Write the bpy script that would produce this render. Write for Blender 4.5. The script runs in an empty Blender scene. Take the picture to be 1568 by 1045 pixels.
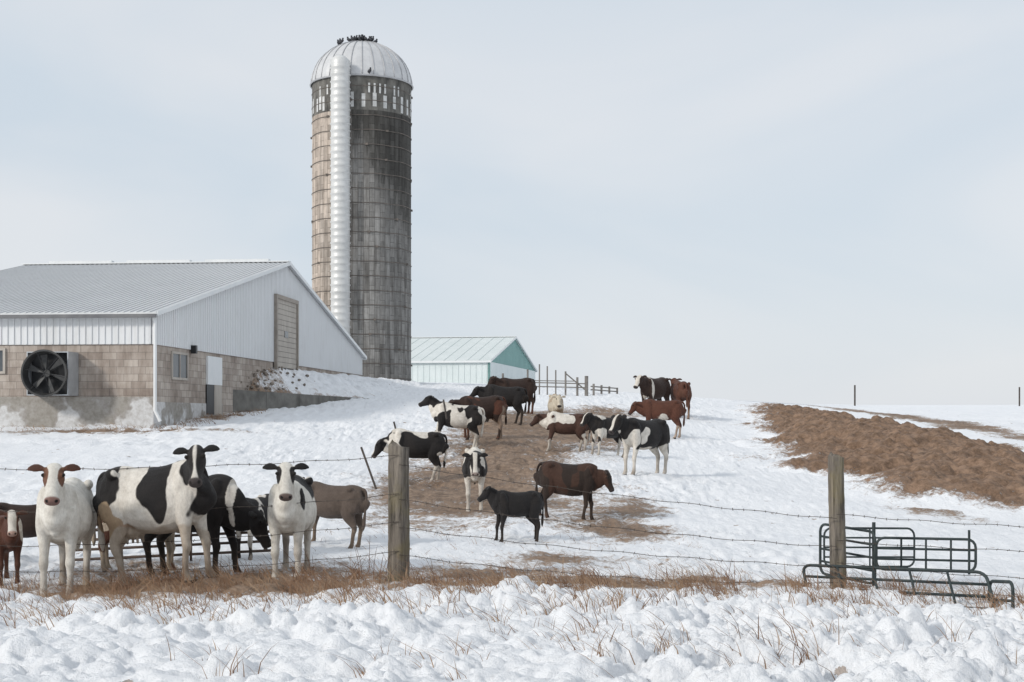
import bpy, math, random
import numpy as np
from mathutils import Vector, Matrix
F=2178.0; CX=784.0; HY=640.0
random.seed(4); rng=np.random.default_rng(4)
scene=bpy.context.scene
def link(o):
    scene.collection.objects.link(o); return o
def sst(x): 
    x=np.clip(x,0,1); return x*x*(3-2*x)
# ---------------------------------------------------------------- noise
T=rng.random((256,256)); T2=rng.random((256,256)); T3=rng.random((256,256))
def vn(x,y,T=T):
    ix=np.floor(x).astype(int); iy=np.floor(y).astype(int)
    fx=sst(x-ix); fy=sst(y-iy)
    a=T[ix%256,iy%256]; b=T[(ix+1)%256,iy%256]; c=T[ix%256,(iy+1)%256]; d=T[(ix+1)%256,(iy+1)%256]
    return (a*(1-fx)+b*fx)*(1-fy)+(c*(1-fx)+d*fx)*fy
def fbm(x,y,o=4):
    s=0;a=.5;t=0
    for i in range(o):
        s=s+a*vn(x*2**i+17*i,y*2**i+31*i); t+=a; a*=.5
    return s/t
def clods(x,y,sc,sx=0,rmin=.3,rv=.5):
    x=x/sc+sx; y=y/sc+sx*1.7
    ix=np.floor(x).astype(int); iy=np.floor(y).astype(int)
    best=np.zeros_like(x)
    for i in(-1,0,1):
        for j in(-1,0,1):
            a=(ix+i)%256; b=(iy+j)%256
            dx=ix+i+T[a,b]-x; dy=iy+j+T2[a,b]-y
            r=rmin+rv*T3[a,b]
            q=1-(dx*dx+dy*dy)/(r*r)
            best=np.maximum(best,np.sqrt(np.maximum(q,0))*r)
    return best*sc
# ---------------------------------------------------------------- terrain
DR=[9,12,15,17,20,23,26,31,37,43,50,60,75,95,130]
TB={-600:[1045,967,925,905,850,800,760,712,672,645,632,620,600,595,600],
0:[1045,967,925,905,850,800,760,712,672,645,632,620,600,595,600],
235:[1045,965,922,900,845,795,758,708,670,643,630,615,596,590,598],
430:[1045,965,920,893,845,800,765,715,670,645,628,612,590,585,598],
600:[1045,965,918,893,850,812,780,735,685,650,622,606,587,585,598],
784:[1045,965,918,893,850,818,785,735,682,652,626,604,593,588,600],
1000:[1045,965,920,900,858,825,790,733,695,668,640,612,605,606,612],
1300:[1045,968,926,908,868,828,798,755,722,698,672,650,634,624,621],
1568:[1045,970,935,915,875,838,808,765,732,705,675,652,634,624,620],
2200:[1045,970,935,915,875,838,808,765,732,705,675,652,634,624,620]}
cols=sorted(TB); DR=np.array(DR,float)
Z=np.array([[-(TB[c][i]-HY)*DR[i]/F for c in cols] for i in range(len(DR))])
NL=240; NU=240
ld=np.linspace(math.log(9),math.log(130),NL); uu=np.linspace(-600,2200,NU)
G1=np.array([np.interp(ld,np.log(DR),Z[:,k]) for k in range(len(cols))]).T
G=np.array([np.interp(uu,cols,G1[i]) for i in range(NL)])
for _ in range(3):
    P=np.pad(G,((4,4),(0,0)),mode='edge'); 
    P[:4]=2*G[0]-G[4:0:-1]; P[-4:]=2*G[-1]-G[-2:-6:-1]
    G=sum(P[k:k+NL] for k in range(9))/9
    P=np.pad(G,((0,0),(6,6)),mode='edge'); G=sum(P[:,k:k+NU] for k in range(13))/13
def base(X,Y):
    X=np.asarray(X,float);Y=np.asarray(Y,float)
    d=np.clip(Y,9,130); u=np.clip(CX+X/d*F,-600,2200)
    a=(np.log(d)-ld[0])/(ld[-1]-ld[0])*(NL-1.001); b=(u+600)/2800*(NU-1.001)
    i=a.astype(int); j=b.astype(int); fa=a-i; fb=b-j
    return (G[i,j]*(1-fa)+G[i+1,j]*fa)*(1-fb)+(G[i,j+1]*(1-fa)+G[i+1,j+1]*fa)*fb
def gd(px,y):
    d=np.exp(np.linspace(math.log(9.2),math.log(70),3000))
    X=(px-CX)/F*d; yy=HY-base(X,d)/d*F
    k=np.argmax(yy<y)
    return (X[k],d[k])
BIG=[(690,926,.17),(1052,912,.16),(1458,946,.2),(1040,940,.15),(1230,1000,.18),(1300,1010,.22),(520,985,.15),(180,960,.16),(860,950,.13),(1500,1030,.24),(30,1000,.15),(1400,985,.15),(950,1010,.18),(700,1020,.16),(350,1020,.17),(1130,960,.12)]
BIG=[gd(min(a,2000),min(b,1040))+(r,) for a,b,r in BIG]
def H(X,Y):
    X=np.asarray(X,float);Y=np.asarray(Y,float)
    z=base(X,Y)
    near=1-sst((Y-14.9-1.4*(fbm(X*.8,Y*.8,2)-.5)*2)/1.3)
    m=.45+.55*sst((fbm(X*.55+9,Y*.55,3)-.3)/.35)
    wx=X+.16*(fbm(X*4,Y*4,3)-.5); wy=Y+.16*(fbm(X*4+40,Y*4,3)-.5)
    rough=fbm(X*9,Y*9,4)-.5
    c=clods(wx,wy,.40,3.3)*.50+clods(wx,wy,.21,8.1)*.6+clods(wx,wy,.10,1.1)*.75+(fbm(X*1.1,Y*1.1,3)-.5)*.22+rough*.12+(fbm(X*30,Y*30,2)-.5)*.026
    z=z+near*(m*c-.10)
    for bx,by,r in BIG:
        q=1-((X-bx)**2+(Y-by)**2)/(r*r)*(1+1.4*(fbm(X*9,Y*9,3)-.5))
        z=z+np.sqrt(np.maximum(q,0))*r*.7
    mid=(1-near)*(1-sst((Y-60)/60))
    tr=sst((fbm(X*.3+5,Y*.3,2)-.32)/.25)
    z=z+mid*((fbm(X*.5,Y*.5,4)-.5)*.22+(clods(wx,wy,.5,5.5)*.16+clods(wx,wy,.24,2.5)*.20)*tr-clods(wx,wy,.34,7.7,.2,.35)*.36*(.4+.6*tr)+rough*.06)
    return z
def mkmesh(name,verts,faces,mat=None,smooth=False,uvs=None):
    me=bpy.data.meshes.new(name); me.from_pydata(verts,[],faces); me.update()
    if uvs is not None:
        l=me.uv_layers.new(name='UVMap'); l.data.foreach_set('uv',np.array(uvs,float).ravel())
    if smooth: me.polygons.foreach_set('use_smooth',[True]*len(me.polygons))
    o=bpy.data.objects.new(name,me); link(o)
    if mat: me.materials.append(mat)
    return o
def gridmesh(name,Xg,Yg,Zg,mat,attr=None):
    nr,nc=Xg.shape
    co=np.stack([Xg,Yg,Zg],-1).reshape(-1,3)
    idx=np.arange(nr*nc).reshape(nr,nc)
    f=np.stack([idx[:-1,:-1],idx[:-1,1:],idx[1:,1:],idx[1:,:-1]],-1).reshape(-1,4)
    me=bpy.data.meshes.new(name)
    me.vertices.add(len(co)); me.vertices.foreach_set('co',co.ravel())
    me.loops.add(f.size); me.loops.foreach_set('vertex_index',f.ravel().astype(np.int32))
    me.polygons.add(len(f)); me.polygons.foreach_set('loop_start',np.arange(0,f.size,4,dtype=np.int32))
    try: me.polygons.foreach_set('loop_total',np.full(len(f),4,dtype=np.int32))
    except Exception: pass
    me.polygons.foreach_set('use_smooth',np.ones(len(f),dtype=bool))
    me.update(calc_edges=True)
    if attr is not None:
        a=me.attributes.new('dirt','FLOAT','POINT'); a.data.foreach_set('value',attr.ravel().astype(np.float32))
    o=bpy.data.objects.new(name,me); link(o); me.materials.append(mat); return o
# ---------------------------------------------------------------- materials
class N:
    def __init__(s,name):
        s.m=bpy.data.materials.new(name); s.m.use_nodes=True; s.nt=s.m.node_tree
        s.b=s.nt.nodes['Principled BSDF']; s.b.inputs['Specular IOR Level'].default_value=.3
    def n(s,t,**k):
        x=s.nt.nodes.new(t)
        for a,b in k.items():
            if a.startswith('_'): setattr(x,a[1:],b)
            else: x.inputs[a.replace('__',' ')].default_value=b
        return x
    def l(s,a,b): s.nt.links.new(a,b)
    def noise(s,vec,scale,detail=4,rough=.55):
        x=s.n('ShaderNodeTexNoise',Scale=scale,Detail=detail,Roughness=rough)
        if vec is not None: s.l(vec,x.inputs['Vector'])
        return x.outputs['Fac']
    def ramp(s,f,stops):
        x=s.n('ShaderNodeValToRGB'); e=x.color_ramp.elements
        while len(e)<len(stops): e.new(.5)
        for q,(p,c) in zip(e,stops):
            q.position=p; q.color=(c if len(c)==4 else (*c,1))
        s.l(f,x.inputs[0]); return x.outputs[0]
    def mix(s,f,a,b,bt='MIX'):
        x=s.n('ShaderNodeMix',_data_type='RGBA',_blend_type=bt)
        for v,i in((f,0),(a,6),(b,7)):
            if hasattr(v,'is_output'): s.l(v,x.inputs[i])
            else: x.inputs[i].default_value=(v if i==0 else (*v,1))
        return x.outputs[2]
    def math(s,op,a,b=0,c=0,clamp=False):
        x=s.n('ShaderNodeMath',_operation=op,_use_clamp=clamp)
        for i,v in enumerate((a,b,c)):
            if hasattr(v,'is_output'): s.l(v,x.inputs[i])
            else: x.inputs[i].default_value=v
        return x.outputs[0]
    def map(s,vec,scale):
        x=s.n('ShaderNodeMapping',Scale=scale); s.l(vec,x.inputs['Vector']); return x.outputs[0]
    def obj(s): return s.n('ShaderNodeTexCoord').outputs['Object']
    def uv(s): return s.n('ShaderNodeTexCoord').outputs['UV']
    def bump(s,h,st,dist):
        x=s.n('ShaderNodeBump',Strength=st,Distance=dist); s.l(h,x.inputs['Height']); s.l(x.outputs[0],s.b.inputs['Normal'])
    def out(s,col,rough=.8,metal=0):
        if hasattr(col,'is_output'): s.l(col,s.b.inputs['Base Color'])
        else: s.b.inputs['Base Color'].default_value=(*col,1)
        s.b.inputs['Roughness'].default_value=rough; s.b.inputs['Metallic'].default_value=metal
        return s.m
def simple(name,c1,c2,scale=3,rough=.7,metal=0,bump=0,vs=(1,1,1)):
    m=N(name); v=m.map(m.obj(),vs); f=m.noise(v,scale,5,.6)
    if bump: m.bump(f,bump,.01)
    return m.out(m.ramp(f,[(.3,c1),(.7,c2)]),rough,metal)
def ground_mat(name,d1,d2,lo=.58,hi=.74):
    m=N(name); p=m.obj()
    at=m.n('ShaderNodeAttribute',_attribute_name='dirt').outputs['Fac']
    n1=m.noise(p,.7,6,.65); n2=m.noise(p,3.2,8,.75); n3=m.noise(p,17,5,.7)
    a=m.math('MULTIPLY_ADD',n1,1.1,at); a=m.math('MULTIPLY_ADD',n2,1.5,a); a=m.math('MULTIPLY_ADD',n3,.9,a)
    a=m.math('MULTIPLY_ADD',a,.5,-.5)
    fac=m.ramp(a,[(lo,(0,0,0)),((lo+hi)/2,(.5,.5,.5)),(hi,(1,1,1))])
    v=m.n('ShaderNodeTexVoronoi',Scale=1.3); m.l(p,v.inputs['Vector'])
    sp=m.math('MULTIPLY_ADD',n3,-.15,v.outputs['Distance']); sp=m.math('LESS_THAN',sp,-.012)
    fac=m.math('MAXIMUM',fac,m.math('MULTIPLY',sp,.75))
    snow=m.mix(n1,(.82,.835,.865),(.92,.925,.935))
    dirt=m.ramp(n3,[(.3,d1),(.7,d2)])
    dirt=m.mix(m.ramp(n2,[(.42,(0,0,0)),(.62,(.75,.75,.75))]),dirt,tuple(min(1,x*1.5+.03) for x in d2))
    h=m.math('MULTIPLY_ADD',n3,.45,n2); m.bump(h,.7,.10)
    return m.out(m.mix(fac,snow,dirt),.75)
SNOW=ground_mat('snow_ground',(.10,.064,.043),(.25,.175,.122))
MOUND=ground_mat('mound_dirt',(.085,.052,.033),(.23,.145,.092))
# ---------------------------------------------------------------- dirt mask
BL=[(775,695,100,48,1.0),(870,658,100,26,.97),(790,650,100,22,.9),(700,755,90,44,.82),(740,880,150,12,.85),(965,815,85,18,.85),(920,632,60,9,.85),(600,780,70,28,.5),
(640,740,70,32,.7),(850,858,90,12,.75),(985,780,50,12,.7),(300,903,360,12,.95),(880,898,330,9,.8),(1250,905,160,6,.5),(170,662,190,4,.95),(330,640,45,6,.8),
(1330,735,60,38,.65),(1410,775,90,14,.5),(1240,640,60,7,.8),(200,880,260,22,.6),(1480,895,120,14,.35),(840,765,130,42,.6),(480,870,60,20,.5),(1395,641,38,4,.95),(1530,684,22,8,.9),(1450,655,30,3,.7),(1040,860,120,10,.45)]
BW=[]
for a,b,rx,ry,s in BL:
    X,d=gd(a,b); d1=gd(a,b-ry)[1]; d2=gd(a,b+ry)[1]
    BW.append((X,d,rx*d/F,max(.3,abs(d1-d2)/2),s))
def dirtmask(X,Y):
    k=np.ones_like(X)
    for x,d,rx,ry,s in BW: k*=1-s*np.exp(-(((X-x)/rx)**2+((Y-d)/ry)**2)*.8)
    return 1-k
# ---------------------------------------------------------------- ground sheet
def axis(lo,hi,step,g1,mid,g2,end):
    c=list(np.arange(lo,hi,step)); s=step
    x=c[-1]
    while x<mid: s*=g1; x+=s; c.append(x)
    while x<end: s*=g2; x+=s; c.append(x)
    return c
ax=axis(0,6.6,.027,1.016,70,1.1,3500)
xs=np.array([-v for v in ax[:0:-1]]+ax)
ys=[-3000,-800,-200,-50,-12,-3]+list(np.arange(0,8,.3))+list(np.arange(8.1,16.4,.026))
y=ys[-1]; s=.026
while y<120: s=min(s*1.02,y*.0055); y+=s; ys.append(y)
while y<3500: y*=1.06; ys.append(y)
ys=np.array(ys)
Xg,Yg=np.meshgrid(xs,ys)
Zg=H(Xg,Yg)
gridmesh('snow_ground',Xg,Yg,Zg,SNOW,dirtmask(Xg,Yg))
# ---------------------------------------------------------------- dirt mound
cl=[(1185,69,.18),(1230,60,.42),(1300,51,.62),(1370,44.5,.86),(1430,40,.95),(1490,36,.88),(1550,33,.72),(1620,31,.58),(1760,29.5,.45),(1900,29,.3)]
cl=[((p-CX)/F*d,d,h) for p,d,h in cl]
gx,gy=np.meshgrid(np.linspace(3,24,420),np.linspace(20,90,820))
best=np.full(gx.shape,-9.)
wn=(.6+.8*fbm(gx*.4,gy*.4,3))
for (x0,y0,h0),(x1,y1,h1) in zip(cl[:-1],cl[1:]):
    L2=(x1-x0)**2+(y1-y0)**2; t=np.clip(((gx-x0)*(x1-x0)+(gy-y0)*(y1-y0))/L2,0,1)
    dx=gx-(x0+t*(x1-x0)); dy=gy-(y0+t*(y1-y0))
    dist=np.hypot(dx,dy); h=h0+t*(h1-h0)
    fr_=sst((dx*(-.35)+dy*(-.93))/(dist+.01)*.7+.5)
    w=(1.0+(1.2+2.4*h)*fr_)*wn
    best=np.maximum(best,h*(1.18*np.exp(-(dist/w)**2)-.18))
k=sst(best/.35)
mz=base(gx,gy)+best+k*((fbm(gx*.9,gy*.9,5)-.5)*.55+clods(gx+.3*fbm(gx*3,gy*3),gy,.5,2.)*.32+clods(gx,gy+.2*fbm(gx*5,gy*5),.22,5.)*.38+(fbm(gx*5,gy*5,3)-.5)*.14-.06)-.04
att=.14+.95*sst((best-.0)/.42)
gridmesh('dirt_mound',gx,gy,mz,MOUND,att)
# ---------------------------------------------------------------- mesh builder
class MB:
    def __init__(s): s.v=[];s.f=[];s.uv=[]
    def poly(s,pts,uv=None):
        k=len(s.v); s.v+= [tuple(p) for p in pts]; s.f.append(list(range(k,k+len(pts))))
        s.uv+= uv if uv else [(0,0)]*len(pts)
    def box(s,fr,a0,a1,b0,b1,z0,z1):
        c=lambda a,b,z:fr(a,b,z)
        P=lambda *q:[c(*x) for x in q]
        s.poly(P((a0,b0,z0),(a0,b1,z0),(a0,b1,z1),(a0,b0,z1)),[(b0,z0),(b1,z0),(b1,z1),(b0,z1)])
        s.poly(P((a1,b1,z0),(a1,b0,z0),(a1,b0,z1),(a1,b1,z1)),[(b1,z0),(b0,z0),(b0,z1),(b1,z1)])
        s.poly(P((a1,b0,z0),(a0,b0,z0),(a0,b0,z1),(a1,b0,z1)),[(a1,z0),(a0,z0),(a0,z1),(a1,z1)])
        s.poly(P((a0,b1,z0),(a1,b1,z0),(a1,b1,z1),(a0,b1,z1)),[(a0,z0),(a1,z0),(a1,z1),(a0,z1)])
        s.poly(P((a0,b0,z1),(a0,b1,z1),(a1,b1,z1),(a1,b0,z1)),[(b0,a0),(b1,a0),(b1,a1),(b0,a1)])
        s.poly(P((a0,b0,z0),(a1,b0,z0),(a1,b1,z0),(a0,b1,z0)),[(b0,a0),(b0,a1),(b1,a1),(b1,a0)])
    def prism(s,A,Bf):
        s.poly(A); s.poly(Bf[::-1]); n=len(A)
        for i in range(n):
            j=(i+1)%n; s.poly([A[j],A[i],Bf[i],Bf[j]])
    def tube(s,pts,r,n=8,cap=True):
        pts=[Vector(p) for p in pts]; rs=r if isinstance(r,(list,tuple)) else [r]*len(pts)
        k=len(s.v); up=None
        for i,p in enumerate(pts):
            t=(pts[min(i+1,len(pts)-1)]-pts[max(i-1,0)]).normalized()
            if up is None: up=Vector((0,0,1)) if abs(t.z)<.9 else Vector((0,1,0))
            a=t.cross(up).normalized(); b=a.cross(t).normalized(); up=b
            for j in range(n):
                w=2*math.pi*j/n; s.v.append(tuple(p+(a*math.cos(w)+b*math.sin(w))*rs[i]))
        for i in range(len(pts)-1):
            for j in range(n):
                q=[k+i*n+j,k+i*n+(j+1)%n,k+(i+1)*n+(j+1)%n,k+(i+1)*n+j]; s.f.append(q)
                s.uv+=[(j/n,i),((j+1)/n,i),((j+1)/n,i+1),(j/n,i+1)]
        if cap:
            s.f.append([k+j for j in range(n)][::-1]); s.f.append([k+(len(pts)-1)*n+j for j in range(n)]); s.uv+=[(0,0)]*(2*n)
    def ell(s,c,r,M=None,nu=12,nv=8):
        k=len(s.v); c=Vector(c)
        for i in range(nv+1):
            ph=math.pi*i/nv
            for j in range(nu):
                w=2*math.pi*j/nu
                p=Vector((r[0]*math.sin(ph)*math.cos(w),r[1]*math.sin(ph)*math.sin(w),r[2]*math.cos(ph)))
                if M: p=M@p
                s.v.append(tuple(c+p))
        for i in range(nv):
            for j in range(nu):
                s.f.append([k+i*nu+j,k+(i+1)*nu+j,k+(i+1)*nu+(j+1)%nu,k+i*nu+(j+1)%nu]); s.uv+=[(0,0)]*4
    def obj(s,name,mat,parent=None,smooth=False):
        o=mkmesh(name,s.v,s.f,mat,smooth,s.uv)
        if parent: o.parent=parent
        return o
def empty(name,loc=(0,0,0)):
    o=bpy.data.objects.new(name,None); link(o); o.empty_display_size=.5; return o
# ---------------------------------------------------------------- building mats
def metalsheet(name,c1,c2,grime):
    m=N(name); o=m.obj(); n=m.noise(o,.5,4,.6); n2=m.noise(m.map(o,(2,2,.25)),3,5,.7)
    c=m.mix(n,c1,c2); c=m.mix(m.ramp(n2,[(.5,(0,0,0)),(.75,(.5,.5,.5))]),c,grime); return m.out(c,.5)
WHITE=metalsheet('white_siding',(.66,.67,.68),(.74,.75,.76),(.55,.54,.52))
WHITET=simple('white_trim',(.68,.70,.71),(.76,.77,.77),2,.5)
ROOF=metalsheet('metal_roofing',(.56,.57,.58),(.66,.665,.67),(.49,.48,.46))
DARK=simple('dark_opening',(.015,.016,.018),(.03,.03,.032),2,.4)
GLASS=simple('window_glass',(.05,.06,.07),(.12,.13,.14),1,.1)
GALV=simple('galvanised_steel',(.36,.38,.40),(.52,.54,.56),2.5,.4,.35)
WOODD=simple('weathered_door',(.36,.325,.29),(.50,.46,.41),3,.8,vs=(1,1,.3))
def block():
    m=N('concrete_block'); u=m.uv()
    b=m.n('ShaderNodeTexBrick',Scale=1,Mortar__Size=.008,Brick__Width=.42,Row__Height=.205,Bias=-.1)
    b.inputs['Color1'].default_value=(.36,.315,.28,1); b.inputs['Color2'].default_value=(.52,.475,.43,1); b.inputs['Mortar'].default_value=(.26,.235,.215,1)
    m.l(u,b.inputs['Vector']); n=m.noise(m.obj(),.9,6,.65); n2=m.noise(m.map(m.obj(),(2,2,.4)),3,5,.7)
    c=m.mix(.75,b.outputs['Color'],m.ramp(n,[(.3,(.58,.52,.48)),(.5,(.95,.91,.88)),(.7,(1.15,1.15,1.13))]),'MULTIPLY')
    c=m.mix(.6,c,m.ramp(n2,[(.35,(.6,.56,.53)),(.6,(1.05,1.05,1.05))]),'MULTIPLY')
    m.bump(b.outputs['Fac'],-.5,.02); return m.out(c,.9)
BLOCK=block()
def parge():
    m=N('parged_concrete'); n=m.noise(m.obj(),1.1,3,.5); n2=m.noise(m.obj(),7,6,.7)
    c=m.ramp(n,[(.44,(.35,.33,.30)),(.50,(.39,.37,.35)),(.53,(.62,.62,.62))])
    c=m.mix(.7,c,m.ramp(n2,[(.3,(.55,.51,.47)),(.6,(1,1,1))]),'MULTIPLY'); m.bump(n2,.4,.02); return m.out(c,.9)
PARGE=parge()
def building(name,O,g,W,L,ze,za,zb,mats,rib=.23,blockz=None,ov=.22,rrib=None):
    rrib=rrib or rib
    E=empty(name); g=Vector(g).normalized(); r=Vector((-g.y,g.x))
    fr=lambda a,b,z:(O[0]+g.x*a+r.x*b,O[1]+g.y*a+r.y*b,z)
    wall,gab,roof,low=mats; zl=blockz if blockz is not None else zb
    if blockz is not None:
        m=MB(); m.box(fr,0,.2,0,L,zb,zl); m.box(fr,.2,W,0,.2,zb,zl); m.box(fr,.2,W,L-.2,L,zb,zl); m.obj('block_wall',low,E)
    zr=lambda a: ze+(za-ze)*(1-abs(a-W/2)/(W/2))
    m=MB(); m.box(fr,-.04,.16,0,L,zl,ze); m.box(fr,W-.16,W+.04,0,L,zl,ze)
    b=0.06
    while b<L: m.box(fr,-.065,-.04,b-.02,b+.02,zl+.01,ze-.01); b+=rib
    m.obj('siding',wall,E)
    m=MB()
    for b0,b1 in((-.04,.1),(L-.1,L+.04)):
        pts=[(-.04,zl),(W+.04,zl),(W+.04,ze),(W/2,za),(-.04,ze)]
        m.prism([fr(a,b0,z) for a,z in pts],[fr(a,b1,z) for a,z in pts])
    a=.1
    while a<W:
        m.box(fr,a-.015,a+.015,-.056,-.04,zl+.01,zr(a)-.03); a+=rib
    m.obj('gable_siding',gab,E)
    m=MB(); sl=(za-ze)/(W/2); th=.05
    for sg in(0,1):
        A=lambda a:(a if sg==0 else W-a)
        zz=lambda a:ze+sl*a+.03
        p=[(-ov,zz(-ov)),(W/2,zz(W/2)),(W/2,zz(W/2)+th),(-ov,zz(-ov)+th)]
        m.prism([fr(A(a),-.2,z) for a,z in p],[fr(A(a),L+.2,z) for a,z in p])
        b=-.17
        while b<L+.2:
            q=[(-ov-.01,zz(-ov)+th),(W/2,zz(W/2)+th),(W/2,zz(W/2)+th+.025),(-ov-.01,zz(-ov)+th+.025)]
            m.prism([fr(A(a),b-.018,z) for a,z in q],[fr(A(a),b+.018,z) for a,z in q]); b+=rrib
    m.obj('roof',roof,E)
    m=MB()
    for sg in(0,1):
        A=lambda a:(a if sg==0 else W-a)
        p=[(-ov-.02,ze-sl*ov-.03),(W/2,za-.03),(W/2,za+.10),(-ov-.02,ze-sl*ov+.10)]
        m.prism([fr(A(a),-.23,z) for a,z in p],[fr(A(a),-.203,z) for a,z in p])
        m.box(fr,*( (-ov-.035,-ov-.012) if sg==0 else (W+ov+.012,W+ov+.035)),-.2,L+.2,ze-sl*ov-.06,ze-sl*ov+.07)
    m.box(fr,W/2-.18,W/2+.18,-.2,L+.2,za+.09,za+.13)
    m.obj('trim',WHITET,E)
    return E,fr,r,g
# ---------------------------------------------------------------- dairy barn
E,fr,r,g=building('dairy_barn',(-10.1,40),(2.8,29),29.1,10.2,2.92,5.87,-1.2,(WHITE,WHITE,ROOF,BLOCK),.19,2.07)
m=MB(); m.box(fr,-.03,-.002,-.03,10.2,-1.2,.59); m.box(fr,-.002,6.5,-.03,-.002,-1.2,.45); m.obj('parged_base',PARGE,E)
m=MB()
for k in range(3): m.box(fr,14.4,14.7,.6+3.1*k,3.1+3.1*k,6.00,6.08)
m.obj('ridge_vents',WHITET,E)
m=MB(); m.tube([fr(-.12,-.06,2.8),fr(-.1,-.1,2.7),fr(-.1,-.1,.2),fr(-.1,-.25,-.1)],.05,8); m.obj('downspout',WHITET,E)
m=MB(); m.box(fr,-.34,-.26,-.2,10.4,2.80,2.90); m.obj('gutter',simple('gutter_dark',(.12,.12,.13),(.2,.2,.2),2,.5),E)
m=MB(); fb0,fb1,fz0,fz1=2.15,3.35,.62,1.84
fa=-.75
for q in((fb0,fb0+.03,fz0,fz1),(fb1-.03,fb1,fz0,fz1),(fb0+.03,fb1-.03,fz0,fz0+.03),(fb0+.03,fb1-.03,fz1-.03,fz1)): m.box(fr,fa,-.035,*q)
m.obj('fan_housing',GALV,E)
fc=((fb0+fb1)/2,(fz0+fz1)/2)
m=MB(); n=36
for (a0,r0),(a1,r1) in (((-.75,.6),(-1.0,.66)),((-1.0,.66),(-1.0,.61)),((-1.0,.61),(-.75,.55))):
    for j in range(n):
        w0=2*math.pi*j/n; w1=2*math.pi*(j+1)/n
        pt=lambda a,rr,w:fr(a,fc[0]+rr*math.cos(w),fc[1]+rr*math.sin(w))
        m.poly([pt(a0,r0,w0),pt(a0,r0,w1),pt(a1,r1,w1),pt(a1,r1,w0)])
m.obj('fan_shroud',simple('fan_shroud_black',(.03,.03,.03),(.07,.07,.07),3,.5),E,True)
m=MB(); m.box(fr,-.5,-.48,fb0+.03,fb1-.03,fz0+.03,fz1-.03); m.obj('fan_backing',DARK,E)
m=MB()
for k in range(6):
    w=2*math.pi*k/6+.3
    pts=[]
    for rr,dw in((.08,-.3),(.54,-.16),(.54,.18),(.08,.3)): pts.append(fr(-.72+(dw*.12),fc[0]+rr*math.cos(w+dw),fc[1]+rr*math.sin(w+dw)))
    m.poly(pts)
m.tube([fr(-.8,fc[0],fc[1]),fr(-.6,fc[0],fc[1])],.1,12)
m.obj('fan_blades',simple('fan_blade_grey',(.05,.05,.05),(.10,.10,.10),3,.5),E)
m=MB()
for k in range(3):
    m.tube([fr(-.95,fc[0]+.63*math.cos(w),fc[1]+.63*math.sin(w)) for w in(k*math.pi/3+.2,k*math.pi/3+.2+math.pi)],.010,6)
m.obj('fan_guard',DARK,E)
def window(face,c0,c1,z0,z1,nm='window'):
    m=MB(); t=.07
    def bx(mm,p,q,c0,c1,z0,z1):
        if face=='e': mm.box(fr,p,q,c0,c1,z0,z1)
        else: mm.box(fr,c0,c1,p,q,z0,z1)
    for q in((c0,c1,z0,z0+t),(c0,c1,z1-t,z1),(c0,c0+t,z0+t,z1-t),(c1-t,c1,z0+t,z1-t),((c0+c1)/2-.02,(c0+c1)/2+.02,z0+t,z1-t)): bx(m,-.05,-.002,*q)
    m.obj(nm+'_frame',WOODD,E)
    m=MB(); bx(m,-.02,-.003,c0+t,c1-t,z0+t,z1-t); m.obj(nm+'_glass',GLASS,E)
window('e',4.3,5.2,1.25,1.98); window('g',1.5,2.95,1.12,1.95)
m=MB(); m.box(fr,4.8,6.3,-.07,-.003,1.05,1.95); m.obj('door_panel',WHITET,E)
m=MB(); m.box(fr,4.75,5.5,-.05,-.033,.1,1.05); m.obj('door_opening',DARK,E)
m=MB(); m.box(fr,5.5,6.3,-.06,-.033,.1,1.05); m.obj('door_lower',WOODD,E)
m=MB()
z=1.9
while z<4.4: m.box(fr,12.95,15.95,-.10,-.066,z,z+.185); z+=.2
m.obj('loft_door',WOODD,E)
m=MB(); m.box(fr,12.95,15.95,-.066,-.05,1.8,4.45); m.obj('door_gap',DARK,E)
m=MB(); m.box(fr,12.8,12.95,-.16,-.05,1.8,4.45); m.box(fr,15.95,16.1,-.16,-.05,1.8,4.45); m.box(fr,12.8,16.1,-.16,-.05,4.45,4.6); m.obj('door_frame',simple('door_frame_brown',(.25,.22,.19),(.36,.32,.28),3,.7),E)
m=MB(); m.box(fr,14.1,14.6,-.12,-.101,3.05,3.3); m.obj('door_window',GLASS,E)
m=MB(); m.box(fr,3.2,3.35,-.2,-.045,1.95,2.2); m.obj('yard_lamp',DARK,E)
# ---------------------------------------------------------------- second shed
TEAL=simple('teal_siding',(.19,.36,.34),(.24,.42,.40),1,.5)
PALE=simple('pale_siding',(.60,.66,.66),(.68,.73,.73),1,.5)
ROOF2=simple('pale_roof',(.62,.67,.66),(.70,.74,.73),.6,.5)
E2,fr2,_,_=building('machine_shed',(-1.57,95),(3.36,19.6),19.9,14,3.79,5.87,1.2,(PALE,TEAL,ROOF2,PALE),.4,rrib=.8)
m=MB(); m.box(fr2,.0,19.9,-.09,-.063,1.2,3.75); m.obj('gable_lower_wall',PALE,E2)
m=MB(); m.box(fr2,-.1,.05,-.12,-.091,1.2,3.8); m.obj('corner_trim',TEAL,E2)
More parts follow.
